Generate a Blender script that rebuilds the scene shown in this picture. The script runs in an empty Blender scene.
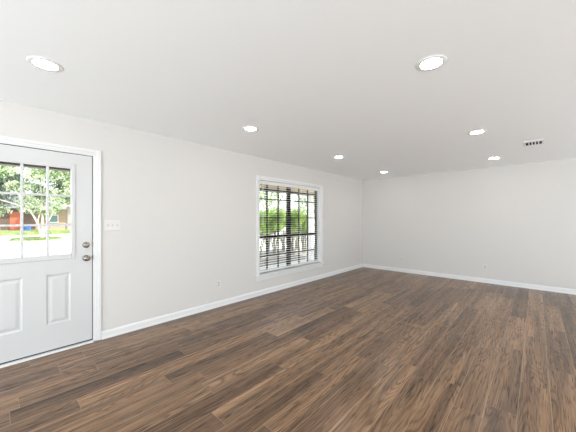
import bpy, bmesh, math, random
from mathutils import Vector, Matrix
random.seed(11)
C = bpy.context.scene.collection
SC = bpy.context.scene
PI = math.pi

# ------------------------------------------------------------------ camera
cam_d = bpy.data.cameras.new('camera')
cam = bpy.data.objects.new('camera', cam_d)
C.objects.link(cam)
cam.location = (0, 0, 1.354)
cam.rotation_euler = (PI / 2, 0, math.radians(42.58))
cam_d.sensor_width = 36
cam_d.lens = 36 * 270.0 / 576
cam_d.shift_y = 2.74 / 576
cam_d.clip_start = 0.02
cam_d.clip_end = 400
SC.camera = cam

# ------------------------------------------------------------------ world
W = bpy.data.worlds.new('sky')
SC.world = W
W.use_nodes = True
wn = W.node_tree
wn.nodes.clear()
wo = wn.nodes.new('ShaderNodeOutputWorld')
wb = wn.nodes.new('ShaderNodeBackground')
sky = wn.nodes.new('ShaderNodeTexSky')
sky.sky_type = 'NISHITA'
sky.sun_disc = False
sky.sun_elevation = math.radians(52)
sky.sun_rotation = math.radians(40)
sky.air_density = 1.0
sky.dust_density = 3.0
hz = wn.nodes.new('ShaderNodeMixRGB')
hz.inputs[0].default_value = 0.55
hz.inputs[2].default_value = (7.0, 7.2, 7.4, 1)
wn.links.new(sky.outputs[0], hz.inputs[1])
wn.links.new(hz.outputs[0], wb.inputs[0])
wb.inputs[1].default_value = 0.42
wn.links.new(wb.outputs[0], wo.inputs[0])

# ------------------------------------------------------------------ sun and added fill lights
sd = bpy.data.lights.new('sun', 'SUN')
sun = bpy.data.objects.new('sun', sd)
C.objects.link(sun)
sd.energy = 9.5
sd.angle = math.radians(1.0)
sd.color = (1.0, 0.975, 0.935)
sun.rotation_euler = Vector((-0.42, -0.36, -0.80)).to_track_quat('-Z', 'Y').to_euler()
sun.location = (6, 6, 20)


def area(name, loc, direction, sx, sy, power, col=(1, 1, 1)):
    d = bpy.data.lights.new(name, 'AREA')
    d.shape = 'RECTANGLE'
    d.size = sx
    d.size_y = sy
    d.energy = power
    d.color = col
    o = bpy.data.objects.new(name, d)
    C.objects.link(o)
    o.location = loc
    o.rotation_euler = Vector(direction).to_track_quat('-Z', 'Z').to_euler()
    return o


# added fill lights, unseen behind and beside the camera, brighten the room
FILL_TINT = (0.80, 0.93, 1.0)
area('rear_fill_light', (-0.3, -4.0, .55), (0, 1, 2.2), 4.6, 0.9, 262, FILL_TINT)
area('side_fill_light', (4.5, -2.3, .55), (-1, 0.3, 2.2), 2.9, 0.9, 115, FILL_TINT)
area('side_fill_light', (4.5, 4.2, .55), (-1, 0, 2.2), 3.9, 0.9, 145, FILL_TINT)
CAN = 66.0

SC.view_settings.view_transform = 'Standard'
SC.view_settings.look = 'None'
SC.view_settings.gamma = 1
SC.view_settings.use_curve_mapping = False
SC.view_settings.exposure = 0.21
SC.cycles.use_denoising = True
SC.cycles.use_adaptive_sampling = False
SC.cycles.max_bounces = 14
SC.cycles.diffuse_bounces = 8
SC.cycles.transparent_max_bounces = 24
SC.cycles.sample_clamp_indirect = 6.0


# ------------------------------------------------------------------ materials
def mat(name, col, rough=0.5, metal=0.0, spec=0.5):
    m = bpy.data.materials.new(name)
    m.use_nodes = True
    b = m.node_tree.nodes['Principled BSDF']
    b.inputs['Base Color'].default_value = (*col, 1)
    b.inputs['Roughness'].default_value = rough
    b.inputs['Metallic'].default_value = metal
    b.inputs['Specular IOR Level'].default_value = spec
    return m


class NT:
    """small node helper"""
    def __init__(s, m):
        s.t = m.node_tree
        s.b = s.t.nodes['Principled BSDF']

    def new(s, k, **kw):
        n = s.t.nodes.new(k)
        for a, v in kw.items():
            setattr(n, a, v)
        return n

    def put(s, sock, v):
        if hasattr(v, 'is_output'):
            s.t.links.new(v, sock)
        elif v is not None:
            sock.default_value = v

    def math(s, op, a, b=None, c=None):
        n = s.new('ShaderNodeMath', operation=op)
        s.put(n.inputs[0], a)
        s.put(n.inputs[1], b)
        s.put(n.inputs[2], c)
        return n.outputs[0]

    def comb(s, x, y, z=0.0):
        n = s.new('ShaderNodeCombineXYZ')
        for i, v in enumerate((x, y, z)):
            s.put(n.inputs[i], v)
        return n.outputs[0]

    def obj(s):
        return s.new('ShaderNodeTexCoord').outputs['Object']

    def sep(s, v):
        n = s.new('ShaderNodeSeparateXYZ')
        s.put(n.inputs[0], v)
        return n.outputs

    def noise(s, v, scale, detail=2.0, rough=0.5):
        n = s.new('ShaderNodeTexNoise')
        s.put(n.inputs['Vector'], v)
        n.inputs['Scale'].default_value = scale
        n.inputs['Detail'].default_value = detail
        n.inputs['Roughness'].default_value = rough
        return n.outputs[0]

    def ramp(s, f, stops):
        n = s.new('ShaderNodeValToRGB')
        s.put(n.inputs[0], f)
        e = n.color_ramp.elements
        while len(e) < len(stops):
            e.new(0.5)
        for i, (p, c) in enumerate(stops):
            e[i].position = p
            e[i].color = (*c, 1) if len(c) == 3 else c
        return n.outputs[0]

    def mix(s, f, a, b, blend='MIX'):
        n = s.new('ShaderNodeMixRGB', blend_type=blend)
        s.put(n.inputs[0], f)
        s.put(n.inputs[1], a if hasattr(a, 'is_output') else (*a, 1))
        s.put(n.inputs[2], b if hasattr(b, 'is_output') else (*b, 1))
        return n.outputs[0]

    def bump(s, h, strength, dist):
        n = s.new('ShaderNodeBump')
        n.inputs['Strength'].default_value = strength
        n.inputs['Distance'].default_value = dist
        s.put(n.inputs['Height'], h)
        s.t.links.new(n.outputs[0], s.b.inputs['Normal'])


def wall_paint(name, col, scale=160, st=0.12):
    m = mat(name, col, 0.75, 0, 0.25)
    n = NT(m)
    n.bump(n.noise(n.obj(), scale, 3), st, 0.002)
    return m


def speckled(name, a, b, scale, rough=0.8, bump=0.0, detail=4):
    m = mat(name, a, rough, 0, 0.3)
    n = NT(m)
    f = n.noise(n.obj(), scale, detail, 0.6)
    n.put(n.b.inputs['Base Color'], n.ramp(f, [(0.32, a), (0.68, b)]))
    if bump:
        n.bump(f, bump, 0.02)
    return m


def plank_floor():
    m = mat('plank_floor', (.2, .13, .09), 0.35)
    n = NT(m)
    P, L = 0.175, 1.22
    x, y, z = n.sep(n.obj())
    u = n.math('DIVIDE', n.math('ADD', x, -0.08 + 40 * P), P)
    row = n.math('FLOOR', u)
    fu = n.math('SUBTRACT', u, row)
    w1 = n.new('ShaderNodeTexWhiteNoise', noise_dimensions='1D')
    n.put(w1.inputs['W'], n.math('ADD', row, 3.37))
    v = n.math('ADD', n.math('DIVIDE', n.math('ADD', y, 20.0), L), w1.outputs[0])
    colm = n.math('FLOOR', v)
    fv = n.math('SUBTRACT', v, colm)
    w2 = n.new('ShaderNodeTexWhiteNoise', noise_dimensions='2D')
    n.put(w2.inputs['Vector'], n.comb(row, colm))
    r = w2.outputs['Value']
    off = n.math('MULTIPLY', r, 71.0)
    base = n.ramp(r, [(0.0, (.098, .055, .030)), (0.12, (.130, .074, .040)), (0.3, (.162, .094, .051)), (0.6, (.192, .112, .060)),
                      (0.82, (.215, .127, .069)), (1.0, (.242, .147, .083))])
    hue = n.noise(n.comb(n.math('MULTIPLY', x, 2.2), n.math('MULTIPLY', y, 0.35), off), 1.0, 1.0)
    base = n.mix(n.math('MULTIPLY', hue, 0.5), base, n.mix(1.0, base, (.88, .95, 1.10), 'MULTIPLY'))
    # cathedral figure: thin dark contour lines of a stretched noise
    cn = n.noise(n.comb(n.math('MULTIPLY', x, 6.5), n.math('MULTIPLY', y, 0.8), off), 1.0, 0.8, 0.4)
    ring = n.math('POWER', n.math('MULTIPLY_ADD', n.math('SINE', n.math('MULTIPLY', cn, 125.0)), 0.5, 0.5), 3.0)
    rm = n.ramp(n.noise(n.comb(n.math('MULTIPLY', x, 7.0), n.math('MULTIPLY', y, 1.1), off), 1.0, 1.0), [(0.36, (.15, .15, .15)), (0.58, (1, 1, 1))])
    rmask = n.math('MULTIPLY', ring, n.math('MULTIPLY', rm, 0.85))
    c1 = n.mix(rmask, n.mix(1.0, base, (1.12, 1.12, 1.12), 'MULTIPLY'), n.mix(1.0, base, (.45, .40, .38), 'MULTIPLY'))
    # long streaks of tone
    st = n.noise(n.comb(n.math('MULTIPLY', x, 30.0), n.math('MULTIPLY', y, 0.9), off), 1.0, 2.5, 0.6)
    stc = n.ramp(st, [(0.30, (.62, .59, .58)), (0.48, (.98, .98, .98)), (0.70, (1.38, 1.37, 1.36))])
    c2 = n.mix(0.8, c1, stc, 'MULTIPLY')
    sl = n.noise(n.comb(n.math('MULTIPLY', x, 13.0), n.math('MULTIPLY', y, 0.32), off), 1.0, 2.0, 0.55)
    c2 = n.mix(0.9, c2, n.ramp(sl, [(0.32, (.55, .52, .51)), (0.48, (.95, .95, .95)), (0.68, (1.55, 1.53, 1.50))]), 'MULTIPLY')
    # fine pores
    fg = n.noise(n.comb(n.math('MULTIPLY', x, 190.0), n.math('MULTIPLY', y, 5.0), off), 1.0, 2.0, 0.6)
    fgc = n.ramp(fg, [(0.33, (.66, .63, .62)), (0.52, (1.0, 1.0, 1.0)), (0.70, (1.35, 1.34, 1.33))])
    c3 = n.mix(0.9, c2, fgc, 'MULTIPLY')
    # seams
    du = n.math('MULTIPLY', n.math('MINIMUM', fu, n.math('SUBTRACT', 1.0, fu)), P)
    dv = n.math('MULTIPLY', n.math('MINIMUM', fv, n.math('SUBTRACT', 1.0, fv)), L)
    su = n.math('LESS_THAN', du, 0.0021)
    sv = n.math('LESS_THAN', dv, 0.0018)
    c4 = n.mix(n.math('MULTIPLY', su, 0.75), c3, (.38, .27, .18))
    c5 = n.mix(n.math('MULTIPLY', sv, 0.6), c4, (.34, .25, .165))
    n.put(n.b.inputs['Base Color'], c5)
    n.put(n.b.inputs['Roughness'], n.math('MULTIPLY_ADD', fg, 0.14, 0.22))
    n.b.inputs['Specular IOR Level'].default_value = 0.42
    h = n.math('SUBTRACT', n.math('MULTIPLY', fg, 0.25), n.math('MAXIMUM', su, sv))
    n.bump(h, 0.12, 0.0015)
    return m


def glass_mat():
    m = bpy.data.materials.new('clear_glass')
    m.use_nodes = True
    t = m.node_tree
    t.nodes.clear()
    o = t.nodes.new('ShaderNodeOutputMaterial')
    a = t.nodes.new('ShaderNodeBsdfTransparent')
    g = t.nodes.new('ShaderNodeBsdfGlossy')
    g.inputs['Roughness'].default_value = 0.02
    a.inputs[0].default_value = (.97, .98, .975, 1)
    lw = t.nodes.new('ShaderNodeLayerWeight')
    lw.inputs[0].default_value = 0.5
    pw = t.nodes.new('ShaderNodeMath')
    pw.operation = 'POWER'
    pw.inputs[1].default_value = 5.0
    t.links.new(lw.outputs['Facing'], pw.inputs[0])
    f = t.nodes.new('ShaderNodeMath')
    f.operation = 'MULTIPLY_ADD'
    f.inputs[1].default_value = 0.9
    f.inputs[2].default_value = 0.02
    t.links.new(pw.outputs[0], f.inputs[0])
    x = t.nodes.new('ShaderNodeMixShader')
    t.links.new(f.outputs[0], x.inputs[0])
    t.links.new(a.outputs[0], x.inputs[1])
    t.links.new(g.outputs[0], x.inputs[2])
    t.links.new(x.outputs[0], o.inputs[0])
    return m


def emit(name, col, st):
    m = mat(name, (.9, .9, .9), 0.4)
    b = m.node_tree.nodes['Principled BSDF']
    b.inputs['Emission Color'].default_value = (*col, 1)
    b.inputs['Emission Strength'].default_value = st
    return m


def leaf_mat(name, a, b, scale=3.0):
    m = bpy.data.materials.new(name)
    m.use_nodes = True
    n = NT(m)
    f = n.noise(n.obj(), scale, 2)
    c = n.ramp(f, [(0.42, a), (0.58, b)])
    n.put(n.b.inputs['Base Color'], c)
    n.b.inputs['Roughness'].default_value = 0.55
    tr = n.new('ShaderNodeBsdfTranslucent')
    n.put(tr.inputs[0], c)
    mx = n.new('ShaderNodeMixShader')
    mx.inputs[0].default_value = 0.35
    out = n.t.nodes['Material Output']
    n.t.links.new(n.b.outputs[0], mx.inputs[1])
    n.t.links.new(tr.outputs[0], mx.inputs[2])
    n.t.links.new(mx.outputs[0], out.inputs[0])
    return m


M = dict(
    wall=wall_paint('greige_paint', (.605, .584, .562)),
    ceil=wall_paint('ceiling_paint', (.925, .935, .940), 90, 0.2),
    trim=mat('white_trim_paint', (.69, .685, .68), 0.35),
    door=mat('white_door_paint', (.555, .550, .548), 0.38),
    gap=mat('dark_weatherstrip', (.035, .035, .04), 0.7),
    black=mat('black_aluminium', (.007, .007, .008), 0.55, 0.0, 0.15),
    slat=leaf_mat('white_blind', (.90, .90, .89), (.90, .90, .89)),
    nickel=mat('satin_nickel', (.25, .225, .195), 0.25, 1.0),
    plate=mat('white_plastic', (.625, .612, .595), 0.4),
    toggle=mat('switch_plastic', (.50, .49, .475), 0.4),
    slot=mat('dark_slot', (.05, .05, .05), 0.8),
    duct=mat('duct_shade', (.012, .012, .012), 0.9),
    ring=mat('lamp_ring', (.80, .80, .80), 0.4),
    lens=emit('lamp_lens', (1.0, .985, .965), CAN),
    floor=plank_floor(),
    glass=glass_mat(),
    concrete=speckled('pale_concrete', (.62, .61, .58), (.72, .71, .68), 1.2),
    mulch=speckled('grey_mulch', (.16, .15, .14), (.30, .29, .27), 14, 0.9, 0.6),
    earth=speckled('dry_lawn', (.22, .27, .10), (.34, .36, .17), 0.9),
    soffit=mat('cream_soffit', (.72, .66, .52), 0.6),
    beam=mat('tan_beam', (.58, .48, .34), 0.6),
    beam_shade=mat('beam_shade_brown', (.045, .036, .028), 0.6),
    post=mat('white_post', (.82, .82, .82), 0.5),
    brick=speckled('brown_brick', (.09, .058, .042), (.16, .10, .07), 6, 0.85),
    redbrick=mat('orange_red_paint', (.52, .115, .05), 0.7),
    tan=mat('tan_siding', (.36, .25, .18), 0.8),
    roof=speckled('grey_shingle', (.10, .10, .11), (.17, .17, .17), 5, 0.9),
    teal=mat('teal_window_glass', (.10, .19, .21), 0.25),
    blue=mat('blue_plastic', (.03, .09, .34), 0.4),
    bark=speckled('pale_bark', (.55, .50, .44), (.74, .70, .64), 5, 0.8),
    twig=speckled('grey_brown_bark', (.22, .19, .16), (.36, .32, .28), 9, 0.85),
    leaf_sun_tone=leaf_mat('sun_toned_leaf', (.06, .15, .022), (.72, .78, .54), 2.4),  # sunlit clumps and dark gaps between leaves put into the colour
    leaf_mid=leaf_mat('mid_leaf', (.05, .11, .03), (.22, .34, .09)),
    leaf_hedge=leaf_mat('hedge_leaf', (.13, .24, .035), (.36, .52, .09), 2.2),
    leaf_far=leaf_mat('far_leaf', (.04, .09, .06), (.17, .25, .15), 1.2),
    grass=leaf_mat('grass_blade', (.20, .30, .08), (.38, .44, .17), 0.8),
)


# ------------------------------------------------------------------ mesh helpers
class MB:
    def __init__(s):
        s.bm = bmesh.new()

    def box(s, lo, hi, bevel=0.0, seg=1):
        r = bmesh.ops.create_cube(s.bm, size=1)
        vs = r['verts']
        c = [(a + b) / 2 for a, b in zip(lo, hi)]
        d = [abs(b - a) for a, b in zip(lo, hi)]
        for v in vs:
            v.co = Vector((c[0] + v.co.x * d[0], c[1] + v.co.y * d[1], c[2] + v.co.z * d[2]))
        if bevel:
            es = list({e for v in vs for e in v.link_edges})
            bmesh.ops.bevel(s.bm, geom=es, offset=bevel, segments=seg, profile=0.5, affect='EDGES')
        return s

    def lathe(s, prof, axis='Z', loc=(0, 0, 0), n=32, cap=True):
        """prof: list of (radius, height along axis)"""
        rings = []
        for r, h in prof:
            ring = []
            for i in range(n):
                a = 2 * PI * i / n
                p = (r * math.cos(a), r * math.sin(a), h)
                if axis == 'X':
                    p = (h, r * math.cos(a), r * math.sin(a))
                ring.append(s.bm.verts.new(Vector(p) + Vector(loc)))
            rings.append(ring)
        for a, b in zip(rings, rings[1:]):
            for i in range(n):
                s.bm.faces.new((a[i], a[(i + 1) % n], b[(i + 1) % n], b[i]))
        if cap:
            s.bm.faces.new(rings[0][::-1])
            s.bm.faces.new(rings[-1])
        return s

    def tube(s, pts, radii, n=8):
        pts = [Vector(p) for p in pts]
        rings = []
        for i, p in enumerate(pts):
            d = (pts[min(i + 1, len(pts) - 1)] - pts[max(i - 1, 0)]).normalized()
            a = d.orthogonal().normalized()
            b = d.cross(a)
            rings.append([s.bm.verts.new(p + radii[i] * (math.cos(2 * PI * k / n) * a + math.sin(2 * PI * k / n) * b)) for k in range(n)])
        for a, b in zip(rings, rings[1:]):
            # match the starting vertex of neighbouring rings
            k0 = min(range(n), key=lambda k: (a[0].co - b[k].co).length)
            for i in range(n):
                s.bm.faces.new((a[i], a[(i + 1) % n], b[(i + 1 + k0) % n], b[(i + k0) % n]))
        s.bm.faces.new(rings[0][::-1])
        s.bm.faces.new(rings[-1])
        return s

    def profile_y(s, prof, y0, y1, x0=0.0, sx=1.0):
        """extrude an (x, z) profile along Y"""
        a = [s.bm.verts.new((x0 + sx * x, y0, z)) for x, z in prof]
        b = [s.bm.verts.new((x0 + sx * x, y1, z)) for x, z in prof]
        n = len(prof)
        for i in range(n):
            s.bm.faces.new((a[i], a[(i + 1) % n], b[(i + 1) % n], b[i]))
        s.bm.faces.new(a[::-1])
        s.bm.faces.new(b)
        return s

    def profile_x(s, prof, x0, x1, y0=0.0, sy=1.0):
        a = [s.bm.verts.new((x0, y0 + sy * y, z)) for y, z in prof]
        b = [s.bm.verts.new((x1, y0 + sy * y, z)) for y, z in prof]
        n = len(prof)
        for i in range(n):
            s.bm.faces.new((a[i], a[(i + 1) % n], b[(i + 1) % n], b[i]))
        s.bm.faces.new(a[::-1])
        s.bm.faces.new(b)
        return s

    def leaves(s, center, rad, n, size, rng, shell=0.35, zmin=None):
        c = Vector(center)
        for _ in range(n):
            while True:
                d = Vector((rng.uniform(-1, 1), rng.uniform(-1, 1), rng.uniform(-1, 1)))
                if 0.05 < d.length < 1:
                    break
            d = d.normalized() * (shell + (1 - shell) * rng.random() ** 0.6)
            p = c + Vector((d.x * rad[0], d.y * rad[1], d.z * rad[2]))
            if zmin is not None and p.z < zmin:
                continue
            q = Matrix.Rotation(rng.uniform(0, 2 * PI), 3, 'Z') @ Matrix.Rotation(rng.uniform(-1.1, 1.1), 3, 'X')
            l = size * rng.uniform(0.6, 1.3)
            w = l * 0.42
            pts = [(0, -l / 2, 0), (w / 2, 0, w * 0.15), (0, l / 2, 0), (-w / 2, 0, w * 0.15)]
            s.bm.faces.new([s.bm.verts.new(p + q @ Vector(t)) for t in pts])
        return s

    def build(s, name, m, parent=None, smooth=False, recalc=True):
        if recalc:
            bmesh.ops.recalc_face_normals(s.bm, faces=s.bm.faces)
        me = bpy.data.meshes.new(name)
        s.bm.to_mesh(me)
        s.bm.free()
        me.materials.append(m)
        if smooth:
            me.polygons.foreach_set('use_smooth', [True] * len(me.polygons))
            me.update()
        o = bpy.data.objects.new(name, me)
        C.objects.link(o)
        if parent:
            o.parent = parent
            pr = parent
            off = Vector((0, 0, 0))
            while pr:
                off += pr.location
                pr = pr.parent
            me.transform(Matrix.Translation(-off))
        return o


def smooth_angle(o, deg=35):
    me = o.data
    me.polygons.foreach_set('use_smooth', [True] * len(me.polygons))
    me.set_sharp_from_angle(angle=math.radians(deg))


def thing(name, label, cat, loc, group=None):
    o = bpy.data.objects.new(name, None)
    C.objects.link(o)
    o.empty_display_size = 0.05
    o.location = loc
    o['label'] = label
    o['category'] = cat
    if group:
        o['group'] = group
    return o


def tag(o, label, cat, group=None, kind=None):
    o['label'] = label
    o['category'] = cat
    if group:
        o['group'] = group
    if kind:
        o['kind'] = kind
    return o


def struct(o, label=None, cat=None):
    o['kind'] = 'structure'
    if label:
        o['label'] = label
    if cat:
        o['category'] = cat
    return o


def sroot(name, loc, label, cat):
    o = thing(name, label, cat, loc)
    o['kind'] = 'structure'
    return o


# ------------------------------------------------------------------ room shell
XL, YB, H = -3.602, 7.038, 2.44
XR, YR = 5.0, -4.5
WT = 0.16
DY0, DY1, DZ = -0.222, 0.772, 2.075          # rough opening of the door
WY0, WY1, WZ0, WZ1 = 3.17, 5.01, 0.335, 2.047  # window opening

f = MB().box((XL, YR, -0.12), (XR, YB, 0.0))
struct(f.build('floor', M['floor']), 'dark and mid brown wood-look plank floor of the room', 'floor')
c = MB().box((XL - WT, YR - WT, H), (XR + WT, YB + WT, H + 0.15))
struct(c.build('ceiling', M['ceil']), 'plain white ceiling with recessed lights', 'ceiling')

w = MB()
x0, x1 = XL - WT, XL
for y0, y1, z0, z1 in ((YR - WT, DY0, -.15, H), (DY0, DY1, DZ, H), (DY0, DY1, -.15, -0.03), (DY1, WY0, -.15, H),
                       (WY0, WY1, -.15, WZ0), (WY0, WY1, WZ1, H), (WY1, YB + WT, -.15, H)):
    w.box((x0, y0, z0), (x1, y1, z1))
struct(w.build('wall_left', M['wall']), 'long pale greige wall holding the front door and the window', 'wall')
struct(MB().box((XL, YB, -.15), (XR + WT, YB + WT, H)).build('wall_back', M['wall']), 'plain pale greige end wall at the far end of the room', 'wall')

# unseen walls behind the camera, openings widened to let in more daylight
w = MB()
for a, b, z0, z1 in ((XL, XL + .3, -.15, H), (XL + .3, .6, -.15, 0.0), (.6, .9, -.15, H), (.9, XR - .3, -.15, 0.0), (XR - .3, XR + WT, -.15, H)):
    w.box((a, YR - WT, z0), (b, YR, z1))
struct(w.build('wall_rear', M['wall']))
w = MB()
for a, b, z0, z1 in ((YR, -3.9, -.15, H), (-3.9, .9, -.15, .0), (.9, 1.3, -.15, H), (1.3, 6.4, -.15, .0), (6.4, YB, -.15, H)):
    w.box((XR, a, z0), (XR + WT, b, z1))
struct(w.build('wall_right', M['wall']))

# baseboards with a moulded top and a shoe strip
BP = [(0, 0), (.026, 0), (.026, .010), (.021, .018), (.015, .020), (.015, .066), (.011, .074), (.009, .082), (.004, .088), (0, .088)]
b = MB().profile_y(BP, DY1 + .042, YB, XL)
struct(b.build('baseboard_left', M['trim']), 'white moulded baseboard along the window wall', 'baseboard')
b = MB().profile_y(BP, YR, DY0 - .042, XL)
struct(b.build('baseboard_left', M['trim']))
b = MB().profile_x(BP, XL, XR, YB, -1)
struct(b.build('baseboard_back', M['trim']), 'white moulded baseboard along the far end wall', 'baseboard')
b = MB().profile_y(BP, YR, YB, XR, -1)
struct(b.build('baseboard_right', M['trim']))


# ------------------------------------------------------------------ front door
t = MB()
JX0 = XL - WT
# jambs and head lining the opening
t.box((JX0, DY1 - .034, 0), (XL + .004, DY1, DZ), .002)
t.box((JX0, DY0, 0), (XL + .004, DY0 + .034, DZ), .002)
t.box((JX0, DY0 + .034, DZ - .030), (XL + .004, DY1 - .034, DZ), .002)


def casing_v(t, ya, yb, z0, z1):
    """stepped casing; ya is the inner edge, yb the outer edge"""
    s = 1 if yb > ya else -1
    w = abs(yb - ya)
    for a, b, d in ((0, .45, .010), (.42, 1.0, .018)):
        p, q = ya + s * w * a, ya + s * w * b
        t.box((XL, min(p, q), z0), (XL + d, max(p, q), z1), .003)


def casing_h(t, y0, y1, za, zb):
    w = zb - za
    for a, b, d in ((0, .45, .010), (.42, 1.0, .018)):
        t.box((XL, y0, za + w * a), (XL + d, y1, za + w * b), .003)


casing_v(t, DY1 - .012, DY1 + .040, 0, 2.112)
casing_v(t, DY0 + .012, DY0 - .040, 0, 2.112)
casing_h(t, DY0 + .012, DY1 - .012, DZ - .018, 2.112)
struct(t.build('trim_1', M['trim']), 'white casing and jambs around the front door', 'trim')

dr = sroot('door_1', (XL - .02, 0.277, 0), 'white panelled front door with a nine-pane window and nickel knob', 'door')
SY0, SY1, SZ0, SZ1 = -0.178, 0.7295, 0.032, 2.0375
XF = XL - .002                                   # room face of the slab
XK = XF - .044
GY0, GY1, GZ0, GZ1 = -0.005, 0.548, 0.985, 1.885  # glass
PN = [(-.008, .185), (.350, .547)]
PZ0, PZ1 = .283, .792
s = MB()
ys = [SY0, PN[0][0], PN[0][1], PN[1][0], PN[1][1], SY1]
s.box((XK, SY0, SZ0), (XF, SY1, PZ0))
s.box((XK, SY0, PZ1), (XF, SY1, GZ0 - .02))
for a, b in ((SY0, ys[1]), (ys[2], ys[3]), (ys[4], SY1)):
    s.box((XK, a, PZ0), (XF, b, PZ1))
s.box((XK, SY0, GZ0 - .02), (XF, GY0 - .02, GZ1 + .02))
s.box((XK, GY1 + .02, GZ0 - .02), (XF, SY1, GZ1 + .02))
s.box((XK, SY0, GZ1 + .02), (XF, SY1, SZ1))
slab = s.build('door_slab', M['door'], dr)


def raised_panel(y0, y1, z0, z1):
    """sunk moulding with a raised field"""
    p = MB()
    rings = [(0, 0), (.006, -.002), (.016, -.0085), (.028, -.0085), (.046, -.003), (.052, -.002)]
    vs = []
    for o, d in rings:
        vs.append([p.bm.verts.new((XF + d, a, b)) for a, b in ((y0 + o, z0 + o), (y1 - o, z0 + o), (y1 - o, z1 - o), (y0 + o, z1 - o))])
    for a, b in zip(vs, vs[1:]):
        for i in range(4):
            p.bm.faces.new((a[i], a[(i + 1) % 4], b[(i + 1) % 4], b[i]))
    p.bm.faces.new(vs[-1])
    back = [p.bm.verts.new((XK, v.co.y, v.co.z)) for v in vs[0]]
    for i in range(4):
        p.bm.faces.new((vs[0][(i + 1) % 4], vs[0][i], back[i], back[(i + 1) % 4]))
    p.bm.faces.new(back[::-1])
    return p.build('raised_panel', M['door'], dr)


for a, b in PN:
    raised_panel(a, b, PZ0, PZ1)
# the glazing: frame, muntins, pane
g = MB()
for y0, y1, z0, z1 in ((GY0 - .034, GY0, GZ0 - .048, GZ1 + .045), (GY1, GY1 + .034, GZ0 - .048, GZ1 + .045),
                       (GY0, GY1, GZ0 - .048, GZ0), (GY0, GY1, GZ1, GZ1 + .045)):
    g.box((XF - .046, y0, z0), (XF + .010, y1, z1), .005, 2)
gf = g.build('glazing_frame', M['door'], dr)
g = MB()
dw = (GY1 - GY0) / 3
for k in (1, 2):
    y = GY0 + dw * k
    g.box((XF - .034, y - .010, GZ0), (XF + .003, y + .010, GZ1), .003)
for z in (1.291, 1.594):
    g.box((XF - .033, GY0, z - .010), (XF + .002, GY1, z + .010), .003)
g.build('muntin', M['door'], gf)
MB().box((XF - .026, GY0, GZ0), (XF - .022, GY1, GZ1)).build('glass_pane', M['glass'], gf)

# dark weatherstrip round the slab and under it, white threshold
g = MB()
g.box((XF - .030, SY1 + .0004, .018), (XF - .0015, DY1 - .0345, SZ1 + .003))
g.box((XF - .030, DY0 + .0345, .018), (XF - .0015, SY0 - .0004, SZ1 + .003))
g.box((XF - .030, DY0 + .0345, SZ1 + .0004), (XF - .0015, DY1 - .0345, DZ - .0305))
g.box((XF - .034, SY0, .0185), (XF - .002, SY1, SZ0 - .0005))
o = g.build('weatherstrip', M['gap'], dr)
o['label'] = 'dark weatherstrip'
MB().box((JX0 - .03, DY0 + .035, -.03), (XL + .030, DY1 - .035, .018), .004, 2).build('threshold', M['trim'], dr)


def door_lock(z, knob):
    prof = [(.0, -.002), (.033, -.002), (.033, .004), (.029, .010), (.016, .013)]
    if knob:
        prof += [(.011, .018), (.011, .030), (.019, .034), (.027, .042), (.029, .052), (.026, .062), (.016, .068), (.010, .0685), (.009, .066), (.0, .066)]
    else:
        prof += [(.016, .014), (.0155, .018), (.0, .018)]
    k = MB().lathe(prof, 'X', (XF, .677, z), 28, cap=False)
    if not knob:
        pass
    o = k.build('door_knob' if knob else 'deadbolt', M['nickel'], dr, recalc=True)
    smooth_angle(o, 40)
    o['label'] = 'satin nickel door knob' if knob else 'satin nickel deadbolt'
    if not knob:
        tt = MB().box((XF + .017, .677 - .006, z - .017), (XF + .033, .677 + .006, z + .017), .004, 2)
        tt.build('thumb_turn', M['nickel'], o)
    else:
        bt = MB().lathe([(.0, .064), (.0075, .064), (.0075, .072), (.0, .072)], 'X', (XF, .677, z), 16, cap=False)
        bt.build('lock_button', M['nickel'], o)
    # latch face in the jamb gap
    st = MB().box((XF - .003, DY1 - .0385, z - .028), (XL + .0045, DY1 - .0325, z + .028), .001)
    st.build('strike_plate', M['nickel'], dr)


door_lock(1.069, False)
door_lock(0.927, True)

# ------------------------------------------------------------------ window
t = MB()
casing_v(t, WY0, WY0 - .08, .365, 2.112)
casing_v(t, WY1, WY1 + .08, .365, 2.112)
casing_h(t, WY0, WY1, WZ1, 2.112)
# reveal lining
t.box((XL - .10, WY0, .365), (XL + .002, WY0 + .006, WZ1))
t.box((XL - .10, WY1 - .006, .365), (XL + .002, WY1, WZ1))
t.box((XL - .10, WY0 + .006, WZ1 - .006), (XL + .002, WY1 - .006, WZ1))
# apron under the stool
t.box((XL, WY0 - .075, .255), (XL + .015, WY1 + .075, .338), .004)
struct(t.build('trim_2', M['trim']), 'white casing and apron around the window', 'trim')

wr = sroot('window_1', (XL - .12, (WY0 + WY1) / 2, WZ0), 'black-framed twin window with small panes in the long wall', 'window')
FX0, FX1 = XL - .150, XL - .098
BZ = .367


def bar(mb, y0, y1, z0, z1, x0=FX0, x1=FX1, bv=.002):
    mb.box((x0, y0, z0), (x1, y1, z1), bv)


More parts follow.
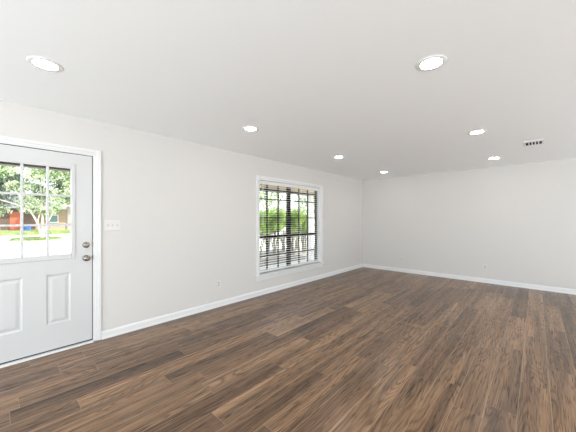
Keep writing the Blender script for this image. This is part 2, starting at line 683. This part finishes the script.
fr = MB()
A, B_ = WY0 + .006, WY1 - .006
bar(fr, A, A + .030, BZ, WZ1 - .006)
bar(fr, B_ - .032, B_, BZ, WZ1 - .006)
bar(fr, 4.026, 4.112, BZ, WZ1 - .006)
for y0, y1 in ((A + .03, 4.026), (4.112, B_ - .032)):
    bar(fr, y0, y1, WZ1 - .036, WZ1 - .006)
    bar(fr, y0, y1, BZ, BZ + .030)
fo = fr.build('window_frame', M['black'], wr)
mr = MB()
for y0, y1 in ((A + .03, 4.026), (4.112, B_ - .032)):
    bar(mr, y0, y1, .985, 1.036, FX0 + .004, FX1 + .004)
mr.build('meeting_rail', M['black'], fo)
mu = MB()
MXa, MXb = FX0 + .014, FX1 - .006
for y in (3.468, 3.764, 4.395, 4.690):
    bar(mu, y - .008, y + .008, BZ + .03, .985, MXa, MXb, .001)
    bar(mu, y - .008, y + .008, 1.036, WZ1 - .036, MXa, MXb, .001)
for y0, y1 in ((A + .03, 4.026), (4.112, B_ - .032)):
    for z in (.655, 1.372, 1.722):
        bar(mu, y0, y1, z - .008, z + .008, MXa + .001, MXb - .001, .001)
mu.build('muntin', M['black'], fo)
gl = MB()
for y0, y1 in ((A + .03, 4.026), (4.112, B_ - .032)):
    gl.box((FX0 + .022, y0, BZ + .03), (FX0 + .026, y1, WZ1 - .036))
gl.build('window_glass', M['glass'], wr)
sl = MB().box((XL - .155, WY0, .338), (XL + .002, WY1, .366))
sl.box((XL, WY0 - .095, .338), (XL + .040, WY1 + .095, .366), .005, 2)
sl.build('window_sill', M['trim'], wr)

# horizontal blind, lowered, slats open
br = thing('window_blind', 'white horizontal slat blind lowered inside the black-framed window, slats open', 'blind', (XL - .05, (WY0 + WY1) / 2, .366))
BX0, BX1 = XL - .078, XL - .028
Y0, Y1 = WY0 + .014, WY1 - .014
MB().box((BX0 - .002, Y0, 1.985), (BX1 + .004, Y1, WZ1 - .0065), .004).build('headrail', M['slat'], br)
sm = MB()
z = .435
while z < 1.975:
    a = [(BX0 + .004, 0), (BX0 + .0145, .0008), (BX0 + .025, .0011), (BX0 + .0355, .0008), (BX1 - .004, 0)]
    prof = [(x, z + h) for x, h in a] + [(x, z + h - .0020) for x, h in reversed(a)]
    sm.profile_y(prof, Y0 + .002, Y1 - .002)
    z += .0435
sm.build('slats', M['slat'], br)
MB().box((BX0, Y0 + .002, .385), (BX1, Y1 - .002, .412), .004).build('bottom_rail', M['slat'], br)
cd = MB()
for y in (3.30, 3.80, 4.36, 4.88):
    for x in (BX0 + .003, BX1 - .003):
        cd.tube([(x, y, .411), (x, y, 1.986)], [.0011, .0011], 6)
cd.build('ladder_cord', M['slat'], br)
wd = MB().tube([(BX1 + .012, 3.27, 1.985), (BX1 + .012, 3.272, 1.25)], [.004, .004], 8)
wd.build('tilt_wand', M['slat'], br)

# ------------------------------------------------------------------ wall plates
sw = thing('light_switch_plate', 'white three-toggle switch plate on the wall just beside the front door', 'light switch', (XL, .924, 1.278))
MB().box((XL, .841, 1.218), (XL + .006, 1.007, 1.338), .003, 2).build('plate', M['plate'], sw)
for k in (-1, 0, 1):
    y = .924 + k * .046
    e = MB().box((XL + .0055, y - .0055, 1.266), (XL + .0075, y + .0055, 1.290))
    cl = e.build('toggle_collar', M['toggle'], sw)
    MB().box((XL + .007, y - .004, 1.277), (XL + .018, y + .004, 1.288), .0015).build('toggle', M['toggle'], sw)


def outlet(c, nrm, label, group):
    o = thing('power_outlet', label, 'outlet', c, group)
    ax = Vector((-nrm[1], nrm[0], 0))
    nv = Vector(nrm)

    def bx(mb, u0, u1, z0, z1, d0, d1, bv=0):
        p = Vector(c) + ax * u0 + nv * d0
        q = Vector(c) + ax * u1 + nv * d1
        lo = (min(p.x, q.x), min(p.y, q.y), c[2] + z0)
        hi = (max(p.x, q.x), max(p.y, q.y), c[2] + z1)
        mb.box(lo, hi, bv, 2)
        return mb
    bx(MB(), -.036, .036, -.058, .058, 0, .006, .0025).build('plate', M['plate'], o)
    for s in (-1, 1):
        r = bx(MB(), -.017, .017, s * .020 - .014, s * .020 + .014, .0055, .008, .001).build('receptacle', M['toggle'], o)
        q = MB()
        bx(q, -.009, -.006, s * .020 - .004, s * .020 + .007, .0078, .0084)
        bx(q, .006, .009, s * .020 - .003, s * .020 + .006, .0078, .0084)
        bx(q, -.0025, .0025, s * .020 - .010, s * .020 - .006, .0078, .0084)
        q.build('slots', M['slot'], r)
    return o


G = 'power outlets low on the walls'
outlet((XL, 2.337, .349), (1, 0, 0), 'white power outlet low on the wall between front door and window', G)
outlet((-2.519, YB, .338), (0, -1, 0), 'white power outlet on the far end wall nearest the room corner', G)
outlet((-.798, YB, .331), (0, -1, 0), 'white power outlet near the middle of the far end wall, below the ceiling vent', G)


# ------------------------------------------------------------------ recessed lights
def can(x, y, label):
    o = thing('recessed_light', label, 'ceiling light', (x, y, H), 'round recessed ceiling lights')
    r = MB().lathe([(.0672, -.001), (.0672, -.0034), (.0690, -.0034), (.0690, -.0056), (.092, -.0056), (.0975, -.003), (.099, 0)], 'Z', (x, y, H), 48, cap=False)
    ob = r.build('trim_ring', M['ring'], o)
    smooth_angle(ob, 50)
    l = MB().lathe([(.0670, -.0015), (.0670, -.0036), (.002, -.0038)], 'Z', (x, y, H), 48, cap=True)
    lb = l.build('lens', M['lens'], o)
    smooth_angle(lb, 60)


can(-2.54, .245, 'round recessed ceiling light nearest the front door')
can(-2.53, 2.09, 'round recessed ceiling light opposite the wall between front door and window')
can(-2.555, 4.10, 'round recessed ceiling light in front of the window')
can(-2.60, 6.12, 'round recessed ceiling light nearest the far corner where both walls meet')
can(-.54, 2.065, 'large-looking round recessed ceiling light with clear trim ring, farthest from either wall')
can(-.545, 4.09, 'round recessed ceiling light just ahead of the air vent, middle of its row')
can(-.555, 6.05, 'round recessed ceiling light between the air vent and the far end wall')

# ------------------------------------------------------------------ ceiling vent
vx, vy = -.025, 5.205
vr = thing('air_vent', 'white ceiling air vent with dark slots near the far end wall', 'vent', (vx, vy, H))
vw, vl = .105, .155
v = MB()
for a, b, c_, d in ((-vw, -vw + .020, -vl, vl), (vw - .020, vw, -vl, vl), (-vw + .020, vw - .020, -vl, -vl + .075), (-vw + .020, vw - .020, vl - .020, vl)):
    v.box((vx + a, vy + c_, H - .009), (vx + b, vy + d, H), .002)
v.build('vent_frame', M['ring'], vr)
MB().box((vx - vw + .018, vy - vl + .07, H - .0015), (vx + vw - .018, vy + vl - .018, H - .0002)).build('duct_shade_sheet', M['duct'], vr)  # thin dark sheet standing in for the shade inside the duct
v = MB()
n = 5
for k in range(1, n):
    x = vx - vw + .020 + (2 * vw - .040) * k / n
    prof = [(x - .0065, H - .0088), (x + .0045, H - .0088), (x + .0065, H - .0030), (x + .0045, H - .0018), (x - .0025, H - .0018)]
    v.profile_y(prof, vy - vl + .072, vy + vl - .018)
v.build('louvres', M['ring'], vr)

# ------------------------------------------------------------------ porch and yard
GZ = -.15
struct(MB().box((-140, -90, GZ - .3), (40, 140, GZ)).build('ground', M['concrete']), 'pale sunlit concrete drive and street beyond the porch', 'ground')
struct(MB().box((-5.75, -3.5, GZ), (XL - WT - .002, 8.6, -.035)).build('porch_slab', M['concrete']), 'pale concrete porch floor outside the door', 'porch')
struct(MB().box((-5.9, -3.5, 2.36), (XL - WT - .002, 9.5, 2.42)).build('porch_soffit', M['soffit']), 'cream board underside of the porch roof', 'porch ceiling')
bm_ = struct(MB().box((-5.56, -3.5, 2.175), (-5.42, 9.5, 2.36), .004).build('porch_beam', M['beam']), 'tan porch beam seen across the tops of door and window panes', 'beam')
MB().box((-5.565, -3.5, 2.112), (-5.415, 9.5, 2.178)).build('shaded_underside', M['beam_shade'], bm_)  # bottom of the beam, its shadow put in as dark brown
pt = MB()
pt.box((-5.57, 6.98, -.035), (-5.41, 7.14, 2.112), .006)
pt.box((-5.60, 6.95, -.035), (-5.38, 7.17, .10), .006)
struct(pt.build('porch_post', M['post']), 'white square porch post seen through the right side of the window', 'post')
# house roof above the room keeps the sky out
struct(MB().box((-5.9, YR - .6, 2.62), (XR + .6, 9.6, 2.75)).build('house_roof', M['roof']))

# planting bed by the window, lawns
struct(MB().box((-9.2, 4.9, GZ), (-5.85, 13.0, GZ + .03), .01).build('planting_bed', M['mulch']), 'grey mulched bed below the shrubs outside the window', 'planting bed')


def patch(name, pts, h, m):
    p = MB()
    a = [p.bm.verts.new((x, y, GZ)) for x, y in pts]
    b = [p.bm.verts.new((x, y, GZ + h)) for x, y in pts]
    k = len(pts)
    for i in range(k):
        p.bm.faces.new((a[i], a[(i + 1) % k], b[(i + 1) % k], b[i]))
    p.bm.faces.new(a[::-1])
    p.bm.faces.new(b)
    return p.build(name, m)


def blob(cx, cy, rx, ry, n=26, rng=random.Random(3)):
    return [(cx + rx * math.cos(2 * PI * i / n) * rng.uniform(.9, 1.08), cy + ry * math.sin(2 * PI * i / n) * rng.uniform(.9, 1.08)) for i in range(n)]


isl = blob(-26.6, 2.1, 2.0, 1.5)
struct(patch('tree_island', isl, .04, M['earth']), 'small patch of lawn around the pale forked tree', 'lawn')
struct(MB().box((-90, -30, GZ), (-33.5, 60, GZ + .05)).build('far_lawn', M['earth']), 'green and tan lawn in front of the brown house across the street', 'lawn')


def grass(name, test, n, label, hh, rng):
    g = MB()
    k = 0
    while k < n:
        p = test(rng)
        if p is None:
            continue
        k += 1
        x, y, z = p
        a = rng.uniform(0, 2 * PI)
        w, h = hh * .16, hh * rng.uniform(.6, 1.3)
        dx, dy = math.cos(a) * w, math.sin(a) * w
        lx, ly = rng.uniform(-.3, .3) * h, rng.uniform(-.3, .3) * h
        g.bm.faces.new([g.bm.verts.new(q) for q in ((x - dx, y - dy, z), (x + dx, y + dy, z), (x + lx, y + ly, z + h))])
    o = g.build(name, M['grass'], recalc=False)
    tag(o, label, 'grass', kind='stuff')


def isl_pt(r):
    a, d = r.uniform(0, 2 * PI), math.sqrt(r.random()) * .9
    return (-26.6 + 2.0 * d * math.cos(a), 2.1 + 1.5 * d * math.sin(a), GZ + .038)


grass('grass_tufts', isl_pt, 2500, 'short green grass around the foot of the pale forked tree', .14, random.Random(5))
grass('grass_tufts', lambda r: (r.uniform(-39.8, -33.6), r.uniform(-1, 9), GZ + .048), 6000, 'green and straw grass strip in front of the brown house across the street', .24, random.Random(6))


def tree(name, label, base, stems, crowns, bark, leaf, lsize, seed, group=None, cat='tree'):
    rng = random.Random(seed)
    o = thing(name, label, cat, base, group)
    t = MB()
    bx, by, bz = base
    for pts, r0, r1 in stems:
        k = len(pts)
        t.tube([(bx + p[0], by + p[1], bz + p[2]) for p in pts], [r0 + (r1 - r0) * i / (k - 1) for i in range(k)], 8)
    tr = t.build('trunk', bark, o)
    smooth_angle(tr, 60)
    l = MB()
    for c_, rd, n_ in crowns:
        l.leaves((bx + c_[0], by + c_[1], bz + c_[2]), rd, n_, lsize, rng)
    l.build('foliage', leaf, o, recalc=False)
    return o


# pale forked tree in the yard, seen through the door
rng = random.Random(21)
crowns = []
for k in range(30):
    a = rng.uniform(0, 2 * PI)
    d = rng.uniform(.3, 2.5)
    zz = rng.uniform(1.95, 5.2)
    crowns.append(((d * math.cos(a) * .8, d * math.sin(a), zz), (rng.uniform(.55, .95), rng.uniform(.55, .95), rng.uniform(.3, .5)), 230))
stems = [([(0, 0, -.02), (.02, -.05, .5), (.05, -.20, 1.2), (.1, -.55, 2.0), (.1, -1.1, 3.0), (.0, -1.6, 4.0)], .085, .025),
         ([(0, .06, -.02), (-.03, .14, .5), (-.05, .34, 1.2), (.0, .62, 2.0), (.2, 1.1, 3.0), (.3, 1.6, 4.0)], .085, .025),
         ([(.05, .02, -.02), (.1, .06, .6), (.2, .05, 1.4), (.25, .02, 2.4), (.2, -.05, 3.6), (.2, 0, 4.6)], .08, .03),
         ([(.05, -.20, 1.2), (.3, -.1, 1.9), (.5, .3, 2.6)], .05, .02),
         ([(-.05, .34, 1.2), (-.3, .2, 1.8), (-.5, .0, 2.5)], .05, .02),
         ([(.1, -.55, 2.0), (.2, -1.2, 2.4), (.2, -2.0, 2.7)], .05, .02),
         ([(0, .62, 2.0), (.2, 1.3, 2.4), (.1, 1.9, 2.6)], .05, .02)]
tree('forked_tree', 'pale-barked forked tree with light green crown seen through the front door glass', (-25.7, 2.25, GZ + .038), stems, crowns, M['bark'], M['leaf_sun_tone'], .22, 4)


def big_tree(label, x, y, h, r, leaf, seed, nleaf=260, trunk=.25):
    rg = random.Random(seed)
    cr = []
    for k in range(26):
        a = rg.uniform(0, 2 * PI)
        d = r * math.sqrt(rg.random()) * .75
        cr.append(((d * math.cos(a), d * math.sin(a), rg.uniform(h * .42, h * .92)), (r * .42, r * .42, r * .34), nleaf))
    st = [([(0, 0, 0), (.05, .05, h * .3), (-.1, .1, h * .6), (0, 0, h * .85)], trunk, .05),
          ([(.05, .05, h * .3), (r * .3, r * .2, h * .55), (r * .45, r * .3, h * .72)], trunk * .5, .04),
          ([(.05, .05, h * .34), (-r * .3, -r * .25, h * .58), (-r * .5, -r * .3, h * .74)], trunk * .5, .04)]
    return tree('yard_tree', label, (x, y, GZ), st, cr, M['twig'], leaf, r * .13, seed, 'trees behind the yard')


big_tree('blue-green shade tree at the left edge of the door glass', -43.6, .2, 7.5, 2.8, M['leaf_far'], 31)
big_tree('bright green shade tree behind the pale forked tree', -43.6, 6.3, 9.5, 2.8, M['leaf_mid'], 32)
big_tree('tall light green tree beyond the shrubs, behind the left half of the window', -19.5, 18.0, 7.0, 3.0, M['leaf_sun_tone'], 34, 90, .12)
big_tree('tall light green tree beyond the shrubs, behind the right half of the window', -19.5, 25.5, 7.0, 3.0, M['leaf_sun_tone'], 35, 90, .12)

# house across the street
HX = -50.0
hr = thing('neighbour_house', 'low brown house across the street, seen under the tree through the door glass', 'house', (HX, 4.0, GZ))
MB().box((HX - 7, -9, GZ), (HX, 3.8, 2.7)).build('brick_wall', M['brick'], hr)['label'] = 'brown brick wall'
MB().box((HX - 7, 3.8, GZ), (HX - .3, 14, 2.7)).build('siding_wall', M['tan'], hr)['label'] = 'tan sided wall'
MB().box((HX, 1.35, GZ + .05), (HX + .06, 2.55, 2.25), .01).build('house_door', M['redbrick'], hr)['label'] = 'orange-red door'
for y0 in (5.0, 9.5):
    wf = MB().box((HX - .3, y0, .75), (HX - .22, y0 + 1.2, 1.9), .01).build('window_frame', M['post'], hr)
    MB().box((HX - .22, y0 + .08, .83), (HX - .20, y0 + 1.12, 1.82)).build('window_pane', M['teal'], wf)
rf = MB()
rf.profile_y([(HX + .7, 2.7), (HX - 7.7, 2.7), (HX - 3.5, 4.6)], -9.6, 14.6)
rf.build('roof', M['roof'], hr)
br_ = thing('storage_bin', 'small blue bin on the far lawn beside the orange-red door', 'bin', (-40.6, 2.35, GZ + .05))
MB().lathe([(.30, 0), (.34, .03), (.38, .56), (.40, .58), (.40, .61)], 'Z', (-40.6, 2.35, GZ + .05), 20).build('bin_body', M['blue'], br_)
MB().lathe([(.41, .61), (.41, .65), (.32, .69), (.05, .71)], 'Z', (-40.6, 2.35, GZ + .05), 20).build('bin_lid', M['blue'], br_)


# shrubs outside the window: leafy tops on bare stems
def shrub(x, y, label, seed):
    rg = random.Random(seed)
    st = []
    for k in range(26):
        a = rg.uniform(0, 2 * PI)
        d = rg.uniform(.12, .34)
        st.append(([(.06 * math.cos(a), .06 * math.sin(a), -.01), (d * .4 * math.cos(a), d * .4 * math.sin(a), .45), (d * math.cos(a + .3), d * math.sin(a + .3), 1.1)], .014, .006))
    cr = []
    for k in range(9):
        a = rg.uniform(0, 2 * PI)
        d = rg.uniform(0, .15)
        cr.append(((d * math.cos(a), d * math.sin(a), rg.uniform(.95, 1.72)), (.35, .35, .25), 300))
    cr.append(((0, 0, .55), (.36, .36, .3), 60))
    tree('leafy_shrub', label, (x, y, GZ + .03), st, cr, M['twig'], M['leaf_hedge'], .10, seed, 'shrubs in the bed outside the window', 'shrub')


shrub(-7.5, 6.60, 'bright green bare-stemmed front-row shrub showing through the leftmost panes of the window', 41)
shrub(-7.55, 7.45, 'bright green bare-stemmed front-row shrub showing just left of the window centre post', 42)
shrub(-7.45, 8.44, 'bright green bare-stemmed front-row shrub showing behind and just right of the window centre post', 43)
shrub(-7.5, 9.21, 'bright green bare-stemmed front-row shrub next to the white porch post', 44)
shrub(-8.5, 7.95, 'back-row green shrub filling the gap between the first and second front shrubs from the left', 45)
shrub(-8.5, 8.93, 'back-row green shrub filling the gap behind the window centre post', 46)
shrub(-8.5, 9.92, 'back-row green shrub filling the gap between the last two front shrubs', 47)
